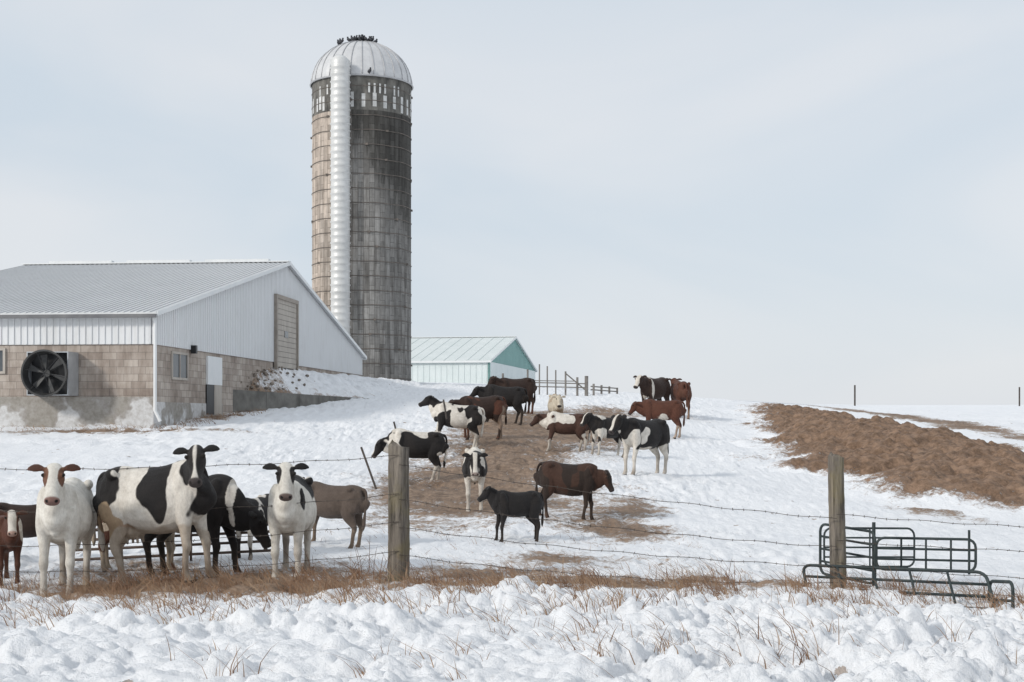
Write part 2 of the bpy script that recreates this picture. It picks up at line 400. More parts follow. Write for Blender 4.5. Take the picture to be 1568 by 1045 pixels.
# ---------------------------------------------------------------- silo
SX,SY,SR=(554-784)/F*76,76.0,2.63
ES=empty('concrete_silo')
def silomat():
    m=N('silo_staves'); u=m.uv(); sep=m.n('ShaderNodeSeparateXYZ'); m.l(u,sep.inputs[0])
    cb=m.n('ShaderNodeCombineXYZ'); m.l(sep.outputs[1],cb.inputs[0]); m.l(sep.outputs[0],cb.inputs[1])
    b=m.n('ShaderNodeTexBrick',Scale=1,Mortar__Size=.010,Brick__Width=.76,Row__Height=.29)
    b.inputs['Color1'].default_value=(.70,.70,.70,1); b.inputs['Color2'].default_value=(1.1,1.1,1.1,1); b.inputs['Mortar'].default_value=(.42,.42,.42,1)
    m.l(cb.outputs[0],b.inputs['Vector'])
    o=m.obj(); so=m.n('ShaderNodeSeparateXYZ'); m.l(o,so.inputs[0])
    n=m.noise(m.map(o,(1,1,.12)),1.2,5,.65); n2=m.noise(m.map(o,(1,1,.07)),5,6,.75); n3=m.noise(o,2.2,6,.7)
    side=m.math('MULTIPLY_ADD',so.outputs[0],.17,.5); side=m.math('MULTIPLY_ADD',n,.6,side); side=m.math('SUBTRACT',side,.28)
    c=m.ramp(side,[(.15,(.48,.41,.35)),(.38,(.40,.365,.33)),(.58,(.27,.262,.25)),(.9,(.225,.22,.212))])  # light from the left painted into the tone; right side also weather-stained grey
    st=m.math('MULTIPLY_ADD',so.outputs[2],.16,-2.05); st=m.math('MULTIPLY_ADD',so.outputs[0],.28,st); st=m.math('MULTIPLY_ADD',n2,2.1,st); st=m.math('SUBTRACT',st,1.08)
    c=m.mix(m.ramp(st,[(.1,(0,0,0)),(.4,(.9,.9,.9))]),c,(.06,.057,.052))
    c=m.mix(1,c,b.outputs['Color'],'MULTIPLY')
    c=m.mix(.8,c,m.ramp(n2,[(.35,(.45,.43,.41)),(.6,(1.25,1.25,1.25))]),'MULTIPLY')
    c=m.mix(.4,c,m.ramp(n3,[(.35,(.65,.63,.61)),(.62,(1.2,1.2,1.2))]),'MULTIPLY')
    m.bump(b.outputs['Fac'],-.6,.04); return m.out(c,.9)
def at(o): o.location=(SX,SY,0); return o
m=MB(); n=72; z0,z1=.6,17.7
for j in range(n):
    w0=2*math.pi*j/n; w1=2*math.pi*(j+1)/n
    P=lambda w,z:(SR*math.cos(w),SR*math.sin(w),z)
    m.poly([P(w0,z0),P(w1,z0),P(w1,z1),P(w0,z1)],[(w0*SR,z0),(w1*SR,z0),(w1*SR,z1),(w0*SR,z1)])
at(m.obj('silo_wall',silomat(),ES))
m=MB(); z=1.3
while z<17.4:
    rr=SR+.014
    m.tube([(rr*math.cos(2*math.pi*j/64),rr*math.sin(2*math.pi*j/64),z+.012*math.sin(j)) for j in range(65)],.022,5,False)
    for dw_ in(0,2.1):
        w=-math.pi/2+.9*math.sin(z*7)+dw_-1; m.box(lambda a,b,c:(rr*math.cos(w)+a,rr*math.sin(w)+b,c),-.07,.07,-.05,.05,z-.05,z+.05)
    z+=.755
at(m.obj('steel_hoops',simple('rusty_hoop',(.09,.08,.07),(.19,.16,.14),4,.6),ES))
def plate(m,w,dw,z0,z1,rr):
    P=lambda w,z,q=rr:(q*math.cos(w),q*math.sin(w),z)
    m.poly([P(w-dw,z0),P(w+dw,z0),P(w+dw,z1),P(w-dw,z1)])
m=MB(); md=MB()
for j in range(57):
    w=2*math.pi*j/57
    plate(md,w,math.pi/57,15.9,17.68,SR+.006)
    if j%2==0 or random.random()<.3: plate(m,w,.028+.012*random.random(),15.95+.15*random.random(),16.7+.15*random.random(),SR+.014)
    if random.random()<.18: plate(m,w,.02,16.8,17.3,SR+.014)
at(md.obj('stained_band',simple('stained_concrete',(.05,.048,.045),(.22,.21,.19),3,.9,vs=(1,1,.3)),ES))
at(m.obj('painted_staves',simple('white_stave',(.42,.42,.41),(.66,.66,.65),4,.7),ES))
m=MB(); n=48; k=14
def dp(w,t,add=0):
    ph=t*math.pi/2; rr=(SR+.06+add)*math.cos(ph); return(rr*math.cos(w),rr*math.sin(w),17.68+(2.35+add)*math.sin(ph))
for j in range(n):
    for i in range(k):
        w0=2*math.pi*j/n; w1=2*math.pi*(j+1)/n
        m.poly([dp(w0,i/k),dp(w1,i/k),dp(w1,(i+1)/k*.999),dp(w0,(i+1)/k*.999)])
at(m.obj('dome',simple('dome_metal',(.52,.52,.53),(.64,.64,.64),2,.4,.15),ES,True))
m=MB()
for j in range(28):
    w=2*math.pi*(j+.5)/28
    m.tube([dp(w,i/12*.97,.012) for i in range(13)],.026,5)
m.tube([dp(2*math.pi*j/64,0,.03) for j in range(65)],.05,6,False)
at(m.obj('dome_ribs',simple('dome_rib_metal',(.36,.36,.37),(.48,.48,.49),2,.4,.3),ES,True))
m=MB(); m.tube([dp(2*math.pi*j/32,.90,.06) for j in range(33)],.03,5,False); m.tube([(0,0,19.95),(0,0,20.15)],[.35,.3],16); 
at(m.obj('dome_cap',GALV,ES))
cw=-math.pi/2-.275; ccx,ccy=(SR+.32)*math.cos(cw),(SR+.32)*math.sin(cw)
m=MB(); pts=[];rs=[]
z=1.0
while z<18.0: pts+= [(ccx,ccy,z),(ccx,ccy,z+.06),(ccx,ccy,z+.12)]; rs+=[.49,.54,.49]; z+=.36
pts+=[(ccx,ccy,18.1),(ccx*.99,ccy*.99,18.3),(ccx*.97,ccy*.97,18.38)]; rs+=[.5,.53,.42]
m.tube(pts,rs,20); o=at(m.obj('unloading_chute',simple('chute_metal',(.54,.54,.53),(.68,.68,.67),1.2,.42,.15),ES,True))
m=MB(); m.box(lambda a,b,c:(ccx+a,ccy+b,c),-.34,.34,0,1.1,17.3,18.2); at(m.obj('chute_hood',GALV,ES))
m=MB()
for sx in(.60,.70,.80): m.tube([(ccx+sx,ccy+.32,2),(ccx+sx,ccy+.32,17.6)],.03,5)
at(m.obj('chute_shadow_tubes',simple('chute_shadow_dark',(.05,.05,.05),(.1,.1,.1),3,.5),ES))  # dark tubes added to stand in for the chute's shadow line on its right
PIG=simple('pigeon_feathers',(.02,.022,.026),(.07,.07,.08),14,.7)
for i in range(20):
    w=-math.pi/2+random.uniform(-1.7,1.7); t=.84+random.uniform(-.02,.07)
    if i>16: t=.70;w=-math.pi/2+(-1.1,-1.3,-.95)[i-17]
    if i==0: t=.02; w=-math.pi/2+.25
    p=Vector(dp(w,t,.02)); yaw=random.uniform(0,6.28); M=Matrix.Rotation(yaw,3,'Z')@Matrix.Rotation(-.45,3,'Y')
    m=MB(); m.ell((0,0,.13),(.16,.08,.085),M); m.ell(M@Vector((.14,0,.08))+Vector((0,0,.13)),(.05,.045,.05)); 
    m.ell(M@Vector((-.19,0,-.01))+Vector((0,0,.13)),(.11,.04,.015),M); m.tube([M@Vector((.17,0,.08))+Vector((0,0,.13)),M@Vector((.22,0,.065))+Vector((0,0,.13))],[.014,.004],5)
    m.tube([(0,.02,.08),(0,.02,0)],.008,4); m.tube([(0,-.02,.08),(0,-.02,0)],.008,4)
    o=m.obj('pigeon',PIG,None,True); o.location=(SX+p.x,SY+p.y,p.z)
# ---------------------------------------------------------------- retaining wall + ramp
W0=Vector((-9.55,47.6)); W1=Vector(((583-784)/F*58,58.))
dw=(W1-W0).normalized(); nw=Vector((dw.y,-dw.x))
def wf(a,b,z): p=W0+dw*a+nw*b; return(p.x,p.y,z)
WL=(W1-W0).length
m=MB(); tp=lambda a:.95+(.74-.95)*a/WL
for i in range(5):
    a0=WL*i/5+.01;a1=WL*(i+1)/5-.01
    pf=[(a0,-.6),(a1,-.6),(a1,tp(a1)),(a0,tp(a0))]
    m.prism([wf(a,.15,z) for a,z in pf],[wf(a,-.15,z) for a,z in pf])
m.obj('retaining_wall',simple('old_concrete',(.11,.105,.095),(.25,.24,.22),1.6,.9,bump=.6))
NS,NT=220,110
S,TT=np.meshgrid(np.linspace(0,1,NS),np.linspace(0,1,NT))
wx=np.interp(S,[0,.62,1],[W0.x-.35,W1.x-.1,-3.4]); wy=np.interp(S,[0,.62,1],[W0.y+.1,W1.y+.1,74])
wz=np.interp(S,[0,.62,1],[.90,.66,1.3])
bs=np.interp(S,[0,1],[.27,1.25]); bx=-10.1+2.8*bs-.1; by=40+29*bs
bz=np.interp(bs,[.27,.33,.385,.5,.7,1,1.25],[1.05,1.45,1.8,1.97,1.85,1.95,2.0])
rx=wx+(bx-wx)*TT; ry=wy+(by-wy)*TT; q=sst(TT**.75)
mm=np.sin(np.pi*np.clip(TT,0,1))**.6
rz=wz+(bz-wz)*q+mm*((fbm(rx*1.2,ry*1.2,4)-.5)*.35+clods(rx,ry,.5,2)*.3+clods(rx,ry,.25,6)*.35-.05)
dm=.62*np.exp(-((S-.10)/.14)**2)+.45*np.exp(-((TT-.0)/.15)**2)+.38*fbm(rx*.5,ry*.5,3)
gridmesh('snowy_ramp',rx,ry,rz,SNOW,dm)
m=MB()
for i in range(220):
    s_=abs(random.gauss(.08,.12)); t_=random.random(); i0=min(NS-1,int(s_*NS)); j0=min(NT-1,int(t_*NT))
    rr=random.uniform(.03,.10); m.ell((rx[j0,i0]+random.uniform(-.1,.1),ry[j0,i0],rz[j0,i0]-.01),(rr,rr*random.uniform(.6,1),rr*random.uniform(.4,.8)),Matrix.Rotation(random.random()*3,3,'Z')@Matrix.Rotation(random.random(),3,'X'),6,4)
m.obj('rubble_pile',simple('rubble_stone',(.12,.095,.075),(.34,.30,.26),5,.9))
# ---------------------------------------------------------------- fences
def WP(px,y,d): return Vector(((px-CX)/F*d,d,-(y-HY)*d/F))
def postmat():
    m=N('weathered_post'); o=m.obj(); n=m.noise(m.map(o,(14,14,.9)),1.5,6,.7); n2=m.noise(o,3,4,.6)
    c=m.ramp(n,[(.32,(.04,.034,.028)),(.5,(.17,.148,.125)),(.68,(.30,.26,.215))])
    c=m.mix(m.ramp(n2,[(.48,(0,0,0)),(.7,(.5,.5,.5))]),c,(.24,.20,.09))
    m.bump(n,1,.03); return m.out(c,.9)
PM=postmat()
def fpost(px,ytop,ybot,r,d=17.0,lean=0,n=24):
    p=WP(px,ytop,d); b=WP(px+lean,ybot,d); b.z=min(b.z,float(H(b.x,b.y)))-.3
    m=MB(); P=[];R=[]
    for i in range(24):
        t=i/23; P.append(b.lerp(p,t)+Vector((math.sin(t*5)*.008,0,0))); R.append(r*(1.04-.08*t)*(1+.02*math.sin(i*2.3)))
    P.append(p+Vector((0,0,.012))); R.append(r*.80)
    m.tube(P,R,n)
    for k,v in enumerate(m.v):
        w=math.atan2(v[1]-b.y,v[0]-b.x); f=1+.05*math.sin(5*w+1)+.03*math.sin(11*w); m.v[k]=(b.x+(v[0]-b.x)*f,b.y+(v[1]-b.y)*f,v[2]+ (.02*math.sin(w*3) if k>len(m.v)-n-1 else 0))
    return m.obj('wooden_fence_post',PM,None,True)
fpost(611,684,893,.128,17,-3); fpost(1281,700,915,.095,17,2); fpost(-170,690,905,.11,17); fpost(1960,715,925,.11,17)
WIRE=simple('wire_steel',(.05,.042,.038),(.12,.10,.085),8,.5,.3)
m=MB()
runs=[([-170,716],[611,698]),([-170,775],[611,757]),([-170,835],[611,800]),([-170,868],[611,845]),
([611,712],[1281,795]),([611,765],[1281,838]),([611,808],[1281,868]),([611,850],[1281,893]),
([1281,788],[1960,812]),([1281,828],[1960,845]),([1281,862],[1960,880]),([1281,892],[1960,905])]
for a,b in runs:
    A=WP(a[0],a[1],16.86);B=WP(b[0],b[1],16.86); pts=[]
    sag=random.uniform(.04,.14)
    for i in range(61):
        t=i/60; p=A.lerp(B,t); p.z-=sag*4*t*(1-t)-.008*math.sin(t*40); pts.append(p)
    m.tube(pts,.0038,5)
    L=(B-A).length; k=int(L/.13)
    for i in range(k):
        t=(i+.5)/k; p=A.lerp(B,t); p.z-=sag*4*t*(1-t)-.008*math.sin(t*40)
        for q in(0,1):
            v=Vector((random.uniform(-.5,.5),random.uniform(-1,1),random.uniform(-1,1))).normalized()*.018; m.tube([p-v,p+v],.0025,4)
m.obj('barbed_wire',WIRE)
m=MB(); m.tube([WP(577,752,gd(577,752)[1]),WP(553,685,gd(577,752)[1])],.022,6); m.obj('steel_stake',WIRE)
m=MB(); m.tube([WP(607,662,31),WP(603,646,31)],.02,6); m.obj('steel_stake',WIRE)
m=MB(); m.tube([WP(684,642,36),WP(679,612,36)],.022,6); m.obj('steel_stake',WIRE)
for px,y0,y1,d,rr in((1309,590,626,100,.06),(1561,593,622,105,.06)):
    m=MB(); m.tube([WP(px,y1+4,d),WP(px,y0,d)],rr,6); m.obj('field_post',WIRE)
m=MB(); tops=[]
for px,y0,y1,d,rr in((770,572,600,66,.05),(808,566,603,62,.04),(826,558,600,62,.03),(838,561,601,62,.03),(851,567,601,62,.03),(866,569,601,62,.04),(884,578,602,62,.05),(898,576,602,62,.08),(909,588,602,64,.05),(921,590,602,66,.05),(933,592,603,68,.05),(945,594,604,70,.05)):
    m.tube([WP(px,y1+8,d),WP(px,y0,d)],rr,6)
for o in(588,594): m.tube([WP(808,o-2,62),WP(860,o-1,62),WP(900,o,62)],.025,5)
m.tube([WP(808,583,62),WP(880,584,62)],.02,5)
for o in(592,597): m.tube([WP(905,o,64),WP(945,o+3,70)],.03,5)
m.tube([WP(866,572,62),WP(898,599,62)],.03,5)
m.obj('corral_fence',simple('fence_grey',(.13,.12,.11),(.25,.23,.21),5,.8))
def gate(name,A,Bp,hgt,nb,nvert,r,mat,tilt=0):
    A=Vector(A);B=Vector(Bp); up=Vector((0,math.sin(tilt),math.cos(tilt))); e=(B-A).normalized(); m=MB(); c=.10
    L=(B-A).length; pt=lambda u,v:A+e*u+up*v
    loop=[]
    for (cx_,cz,a0) in((L-c,hgt-c,0),(c,hgt-c,90),(c,c,180),(L-c,c,270)):
        for k in range(5):
            a=math.radians(a0+k*22.5); loop.append(pt(cx_+c*math.cos(a),cz+c*math.sin(a)))
    loop.append(loop[0]); m.tube(loop,r,8,False)
    for i in range(1,nb): m.tube([pt(.01,hgt*i/nb),pt(L-.01,hgt*i/nb)],r*.85,8)
    for i in range(nvert): 
        u=L*(i+1)/(nvert+1); m.tube([pt(u,.01)+Vector((0,-.02,0)),pt(u,hgt-.01)+Vector((0,-.02,0))],r*.8,6)
    return m.obj(name,mat,None,True)
GT=simple('gate_green',(.018,.026,.028),(.05,.065,.065),5,.6)
GB=simple('gate_rusty',(.05,.035,.03),(.12,.08,.06),6,.6)
gate('livestock_gate',WP(1256,878,17.8),WP(1340,895,16.9),.62,4,0,.017,GT)
gate('livestock_gate',WP(1342,872,18.0),WP(1494,876,17.6),.40,3,3,.017,GT)
gate('livestock_gate',WP(1262,868,18.4),WP(1400,868,18.6),.50,4,1,.014,GT)
gate('livestock_gate',WP(1238,918,16.6),WP(1525,934,15.3),.50,3,4,.019,GT,.75)
gate('livestock_gate',WP(1515,946,15.6),WP(1551,950,14.9),.40,2,0,.019,GT)
m=MB(); m.tube([WP(1338,905,17.2),WP(1338,800,17.2)],.022,8); m.tube([WP(1484,880,17.4),WP(1484,812,17.4)],.016,8); m.obj('gate_upright',GT)
gate('livestock_gate',WP(98,888,18.8),WP(420,872,19.2),.64,5,4,.022,GB)
# ---------------------------------------------------------------- cattle
def cr(P,k=4):
    P=[np.array(p,float) for p in P]; out=[]
    for i in range(len(P)-1):
        p0=P[max(i-1,0)];p1=P[i];p2=P[i+1];p3=P[min(i+2,len(P)-1)]
        for j in range(k):
            t=j/k; out.append(.5*((2*p1)+(-p0+p2)*t+(2*p0-5*p1+4*p2-p3)*t*t+(-p0+3*p1-3*p2+p3)*t**3))
    out.append(P[-1]); return out
def loft(m,rows,side=None,n=16,k=4,egg=0):
    R=cr(rows,k); base_=len(m.v); pts=[Vector(q[:3]) for q in R]
    for i,q in enumerate(R):
        t=(pts[min(i+1,len(pts)-1)]-pts[max(i-1,0)]).normalized()
        s=Vector(q[5:8]) if len(q)>5 else Vector(side)
        s=(s-t*s.dot(t)).normalized(); u=t.cross(s)
        for j in range(n):
            w=2*math.pi*j/n; sn=math.sin(w); f=1-egg*sn*.16
            m.v.append(tuple(pts[i]+s*math.cos(w)*max(q[3],.004)*f+u*sn*max(q[4],.004)))
    for i in range(len(R)-1):
        for j in range(n): m.f.append([base_+i*n+j,base_+i*n+(j+1)%n,base_+(i+1)*n+(j+1)%n,base_+(i+1)*n+j])
    m.f.append([base_+j for j in range(n)][::-1]); m.f.append([base_+(len(R)-1)*n+j for j in range(n)])
def cowmat():
    m=N('cow_hide'); c=m.n('ShaderNodeVertexColor',_layer_name='Col').outputs[0]
    n=m.noise(m.map(m.obj(),(1,1,1)),7,6,.7); n2=m.noise(m.map(m.obj(),(30,30,8)),3,5,.75)
    c=m.mix(.75,c,m.ramp(n,[(.3,(.64,.61,.57)),(.7,(1.18,1.18,1.18))]),'MULTIPLY')
    c=m.mix(.5,c,m.ramp(n2,[(.3,(.7,.7,.7)),(.7,(1.25,1.25,1.25))]),'MULTIPLY')
    m.b.inputs['Sheen Weight'].default_value=.06
    m.bump(n2,.6,.018); return m.out(c,.78)
CM=cowmat()
K=(.014,.012,.012); WH=(.70,.66,.60); BR=(.095,.036,.022); DB=(.036,.020,.015); TAN=(.42,.33,.24); PINK=(.45,.30,.25); GRB=(.11,.083,.068)
HEADS={'up':(.92,1.56),'lvl':(1.02,1.42),'fwd':(1.08,1.25),'low':(1.08,.96),'graze':(1.08,.6)}
def cow(px,fy,hpx,yaw,head='up',hy=0,hp=-40,stride=(0,0,0,0),slim=.97,st=None,name='cow',vox=.015,d=None,seed=1,udder=False,lx=.9):
    st=st or {}
    if d is None: X,d=gd(px,fy)
    else: X=(px-CX)/F*d
    sc=hpx*d/F/1.36
    m=MB(); Y=(0,1,0)
    top=[(-.88,1.22,.05,.10),(-.86,1.30,.11,.21),(-.78,1.36,.18,.29),(-.62,1.395,.24,.325),(-.50,1.405,.262,.335),(-.38,1.38,.265,.345),(-.2,1.365,.30,.365),(.02,1.355,.318,.38),(.22,1.365,.295,.38),(.38,1.39,.25,.370),(.52,1.415,.21,.355),(.66,1.38,.185,.315),(.77,1.30,.14,.24),(.83,1.22,.06,.13)]
    loft(m,[(x,0,t-h*slim,w*slim,h*slim) for x,t,w,h in top],Y,22,4,1)
    P=Vector((HEADS[head][0],0,HEADS[head][1])) if isinstance(head,str) else Vector((head[0],0,head[1]))
    a=math.radians(hy); P.y+=.26*math.sin(a); P.x-=.18*(1-math.cos(a))
    e=math.radians(hp); D=Vector((math.cos(a)*math.cos(e),math.sin(a)*math.cos(e),math.sin(e)))
    S=Vector((-math.sin(a),math.cos(a),0)); U=D.cross(S)
    if U.z<0: U=-U
    E_=P+D*.07-U*.05
    st0=Vector((.46,0,1.07)); mid=st0.lerp(E_,.55)+Vector((.01,0,-.05)); sm=(Vector(Y)*.6+S*.4).normalized()
    q3=P.lerp(mid,.32)+Vector((0,0,-.055))
    loft(m,[(*st0,.18,.32,*Y),(.62,0,st0.z+(E_.z-st0.z)*.18-.02,.16,.315,*Y),(*mid,.118,.245,*sm),(*q3,.092,.175,*S),(*E_,.078,.105,*S)],None,16)
    hd=lambda t,u,l=0:P+D*t*1.05+U*u+S*l
    loft(m,[(*hd(-.065,-.02),.045,.03),(*hd(-.035,-.022),.085,.062),(*hd(.03,-.035),.108,.104),(*hd(.12,-.055),.126,.124),(*hd(.20,-.072),.104,.124),(*hd(.28,-.072),.082,.097),(*hd(.35,-.064),.079,.080),(*hd(.41,-.060),.090,.077),(*hd(.445,-.06),.082,.066),(*hd(.462,-.062),.050,.042)],tuple(S),18,5)
    for s in(-1,1):
        loft(m,[(*hd(.03,.0,s*.06),.02,.02),(*hd(.02,.0,s*.115),.028,.022),(*hd(.005,.0,s*.165),.052,.021),(*hd(-.005,-.008,s*.225),.058,.019),(*hd(.0,-.02,s*.28),.034,.015),(*hd(.005,-.03,s*.305),.010,.008)],tuple(D),12,3)
        m.ell(hd(.125,.030,s*.110),(.030,.030,.026))
        m.ell(hd(.425,-.03,s*.054),(.030,.030,.028))
        m.ell((-.54,s*.20*slim,1.31),(.09,.06,.065)); m.ell((.50,s*.13,1.08),(.15,.12,.29),Matrix.Rotation(.3,3,'Y')); m.ell((-.60,s*.13,1.03),(.23,.135,.29))
        m.ell((-.74,s*.10,1.08),(.12,.10,.22)); m.ell((.62,s*.10,.93),(.11,.085,.12))
    m.ell((.69,0,.90),(.11,.08,.15))
    m.ell((-.05,0,1.36-.75*slim+.06),(.42,.12,.06))
    if udder: m.ell((-.40,0,.68),(.19,.15,.14)); [m.tube([(-.40+dx,dy,.58),(-.40+dx,dy,.50)],.02,6) for dx in(-.08,.08) for dy in(-.06,.06)]
    for i,(s,dx) in enumerate(zip((1,-1,1,-1),stride)):
        if i<2:
            y=.15*s
            loft(m,[(.53,y,1.10,.09,.18),(.52,y*1.08,.90,.095,.16),(.51+.1*dx,y*1.05,.76,.084,.125),(.53+.3*dx,y,.63,.064,.088),(.55+.5*dx,y,.51,.054,.064),(.57+.6*dx,y,.44,.059,.064),(.57+.63*dx,y,.40,.055,.057),(.56+.75*dx,y,.33,.041,.046),(.555+.9*dx,y,.19,.040,.044),(.56+.98*dx,y,.12,.050,.054),(.585+dx,y,.07,.048,.054),(.60+dx,y,.03,.058,.070),(.605+dx,y,.0,.060,.076)],Y,12)
        else:
            y=.165*s
            loft(m,[(-.54,y*.8,1.12,.12,.25),(-.56,y,.93,.135,.24),(-.54+.15*dx,y*1.08,.80,.116,.20),(-.59+.35*dx,y,.68,.082,.145),(-.66+.5*dx,y*.97,.58,.054,.098),(-.705+.6*dx,y*.95,.505,.052,.074),(-.71+.7*dx,y*.95,.445,.053,.064),(-.69+.8*dx,y*.95,.35,.043,.050),(-.675+.92*dx,y*.95,.19,.041,.046),(-.665+dx,y*.95,.12,.050,.054),(-.64+dx,y*.95,.07,.048,.054),(-.625+dx,y*.95,.03,.058,.068),(-.615+dx,y*.95,.0,.060,.076)],Y,12)
    tw=.05*math.sin(seed)
    loft(m,[(-.70,0,1.30,.05,.05),(-.82,0,1.315,.040,.040),(-.895,tw*.2,1.22,.034,.034),(-.915,tw*.6,1.02,.030,.030),(-.91,tw,.84,.028,.028),(-.90,tw,.68,.042,.042),(-.895,tw,.55,.045,.045),(-.89,tw,.44,.014,.014)],Y,8)
    o=mkmesh('tmp',m.v,m.f)
    md=o.modifiers.new('r','REMESH'); md.mode='VOXEL'; md.voxel_size=vox; 
    sm_=o.modifiers.new('s','SMOOTH'); sm_.factor=.5; sm_.iterations=3
    dg=bpy.context.evaluated_depsgraph_get(); me=bpy.data.meshes.new_from_object(o.evaluated_get(dg),depsgraph=dg)
    bpy.data.objects.remove(o)
    me.name=name; me.materials.clear(); me.materials.append(CM)
    nv=len(me.vertices); co=np.empty(nv*3); me.vertices.foreach_get('co',co); co=co.reshape(-1,3)
    R=np.random.default_rng(seed*77+5)
    def field(V,f):
        o_=0
        for i in range(7):
            k=R.normal(size=3); k/=np.linalg.norm(k); o_=o_+np.sin(V@k*f*(.7+.35*i*.5)+R.random()*6.28)/(1+.25*i)
        return o_/3
    n_lo=field(co*np.array([1,.7,1]),6.8); n_hi=field(co,30); n_mid=field(co,13)
    C=lambda c:np.array(c)[None,:]
    mixc=lambda a,b,k:a*(1-k[:,None])+b*k[:,None]
    col=np.repeat(C(st.get('base',WH)),nv,0)
    if 'patch' in st:
        k=sst((n_lo+.40*n_mid+.12*n_hi-st.get('thr',0))/.05+.5); col=mixc(col,C(st['patch']),k)
    for c,r_,cc in st.get('ell',[]):
        q=1-np.sqrt((((co-np.array(c))/np.array(r_))**2).sum(1))+.32*n_mid+.10*n_hi
        col=mixc(col,C(cc),sst(q/.05+.5))
    if 'legs' in st:
        hh,cc=st['legs']; k=sst((hh-co[:,2]+.12*n_mid)/.04+.5)*(~((co[:,0]<-.84)&(co[:,2]>.4))); col=mixc(col,C(cc),k)
    rel=co-np.array(P)[None,:]; t=(rel@np.array(D))/1.05; l=rel@np.array(S); u=rel@np.array(U)
    hm=(t>-.09)&(t<.53)&(np.abs(l)<.36)&(np.abs(u)<.22)&((np.abs(l)<.15)|(t<.12))
    hk=hm*sst((t+.09)/.05)
    if 'head' in st: col=mixc(col,C(st['head']),hk)
    if 'eyep' in st:
        q=1-np.sqrt(((t-.12)/.12)**2+((np.abs(l)-.10)/.06)**2+((u+.02)/.12)**2)+.10*n_hi; col=mixc(col,C(st['eyep']),sst(q/.08+.5)*hk)
    if 'blaze' in st:
        bw=st['blaze']; k=sst((bw+.03*n_mid*.5+.14*np.clip(t-.26,0,1)-np.abs(l))/.015+.5)*(u>-.05)*hk*(t<.42); col=mixc(col,C(WH),k)
    k=sst((t-.395)/.03)*hm*(np.abs(l)<.12); col=mixc(col,C(st.get('muz',(.05,.04,.04))),k)
    if 'ears' in st:
        k=((np.abs(l)>.115)&(t<.09)&(t>-.1)&(np.abs(u)<.12)).astype(float); col=mixc(col,C(st['ears']),k)
    k=((np.abs(l)>.15)&(np.abs(l)<.27)&(t<.04)&(t>-.03)&(u>-.005)&(u<.12)&hm).astype(float)*.6; col=mixc(col,col*.45,k)
    for s in(-1,1):
        ed=np.sqrt((t-.13)**2+(l-s*.128)**2+(u-.036)**2); col=mixc(col,C((.008,.006,.005)),sst((.036-ed)/.008))
        ed=np.sqrt((t-.450)**2+(l-s*.054)**2+(u+.02)**2); col=mixc(col,C((.01,.008,.008)),sst((.024-ed)/.006))
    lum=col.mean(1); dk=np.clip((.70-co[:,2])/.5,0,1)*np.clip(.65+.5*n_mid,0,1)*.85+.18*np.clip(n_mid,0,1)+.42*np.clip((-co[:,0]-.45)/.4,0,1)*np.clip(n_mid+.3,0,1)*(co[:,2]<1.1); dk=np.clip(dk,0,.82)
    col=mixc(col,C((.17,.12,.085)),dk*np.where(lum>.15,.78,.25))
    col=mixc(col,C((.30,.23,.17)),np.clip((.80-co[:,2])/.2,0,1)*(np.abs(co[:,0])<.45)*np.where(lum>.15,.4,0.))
    col=mixc(col,C((.05,.04,.035)),(co[:,2]<.045).astype(float))
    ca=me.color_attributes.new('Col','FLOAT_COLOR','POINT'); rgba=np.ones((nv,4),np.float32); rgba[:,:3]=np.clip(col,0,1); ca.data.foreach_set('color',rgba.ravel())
    me.polygons.foreach_set('use_smooth',np.ones(len(me.polygons),dtype=bool))
    o=bpy.data.objects.new(name,me); link(o)
    o.scale=(sc*lx,sc,sc); ya=math.radians(yaw)
    gp=[H(X+sc*q*math.cos(ya),d+sc*q*math.sin(ya)) for q in(.5,-.56)]
    g0,g1=map(float,gp); pit=math.atan2(g0-g1,1.06*sc); o.rotation_euler=(Matrix.Rotation(ya,3,'Z')@Matrix.Rotation(-max(-.12,min(.12,pit)),3,'Y')).to_euler()
    o.location=(X,d,(g0+g1)/2-.04)
    return o
HOL=lambda **k:dict(dict(base=WH,patch=K,thr=-.05,legs=(.5,WH),head=K,blaze=.035),**k)
# front group
cow(100,903,170,-83,(.86,1.58),4,-50,(0,.05,.05,-.1),.98,dict(base=(.73,.70,.64),ears=(.10,.04,.025),muz=(.24,.14,.12),eyep=(.16,.075,.045)),seed=3,vox=.012)
cow(252,898,182,-16,(.93,1.50),-66,-48,(.05,-.12,-.12,.15),1.02,dict(base=WH,muz=(.06,.05,.05),head=K,blaze=.014,legs=(.62,(.55,.48,.40)),
  ell=[((-.80,0,1.2),(.36,.9,.48),K),((.10,0,1.14),(.24,.9,.40),K),((.98,0,1.3),(.54,.6,.62),K),((-.66,0,.78),(.24,.9,.24),(.40,.29,.19)),((-.40,0,.68),(.22,.22,.12),(.42,.30,.22))]),seed=5,vox=.012,udder=True,lx=.82)
cow(296,888,152,-22,(1.12,.86),15,-64,(.1,-.05,0,0),.98,dict(base=K,patch=WH,thr=.8,muz=(.03,.03,.03),ell=[((.78,0,1.1),(.05,.4,.4),WH)]),seed=6,d=17.8)
cow(446,884,152,-88,(.86,1.60),6,-52,(0,.03,.05,-.1),.98,dict(base=(.72,.69,.63),eyep=K,ears=K,muz=(.14,.10,.09),ell=[((.6,.3,1.2),(.2,.12,.25),K),((-.3,0,1.2),(.3,.6,.3),K)]),seed=7,vox=.012)
cow(506,836,96,158,'lvl',0,-50,(0,0,0,0),.96,dict(base=GRB,legs=(.5,(.22,.17,.13))),seed=8,name='calf')
cow(215,884,120,5,'low',0,-50,(0,0,0,0),1.0,dict(base=(.5,.42,.33),patch=BR,thr=.3),seed=9,d=18.4)
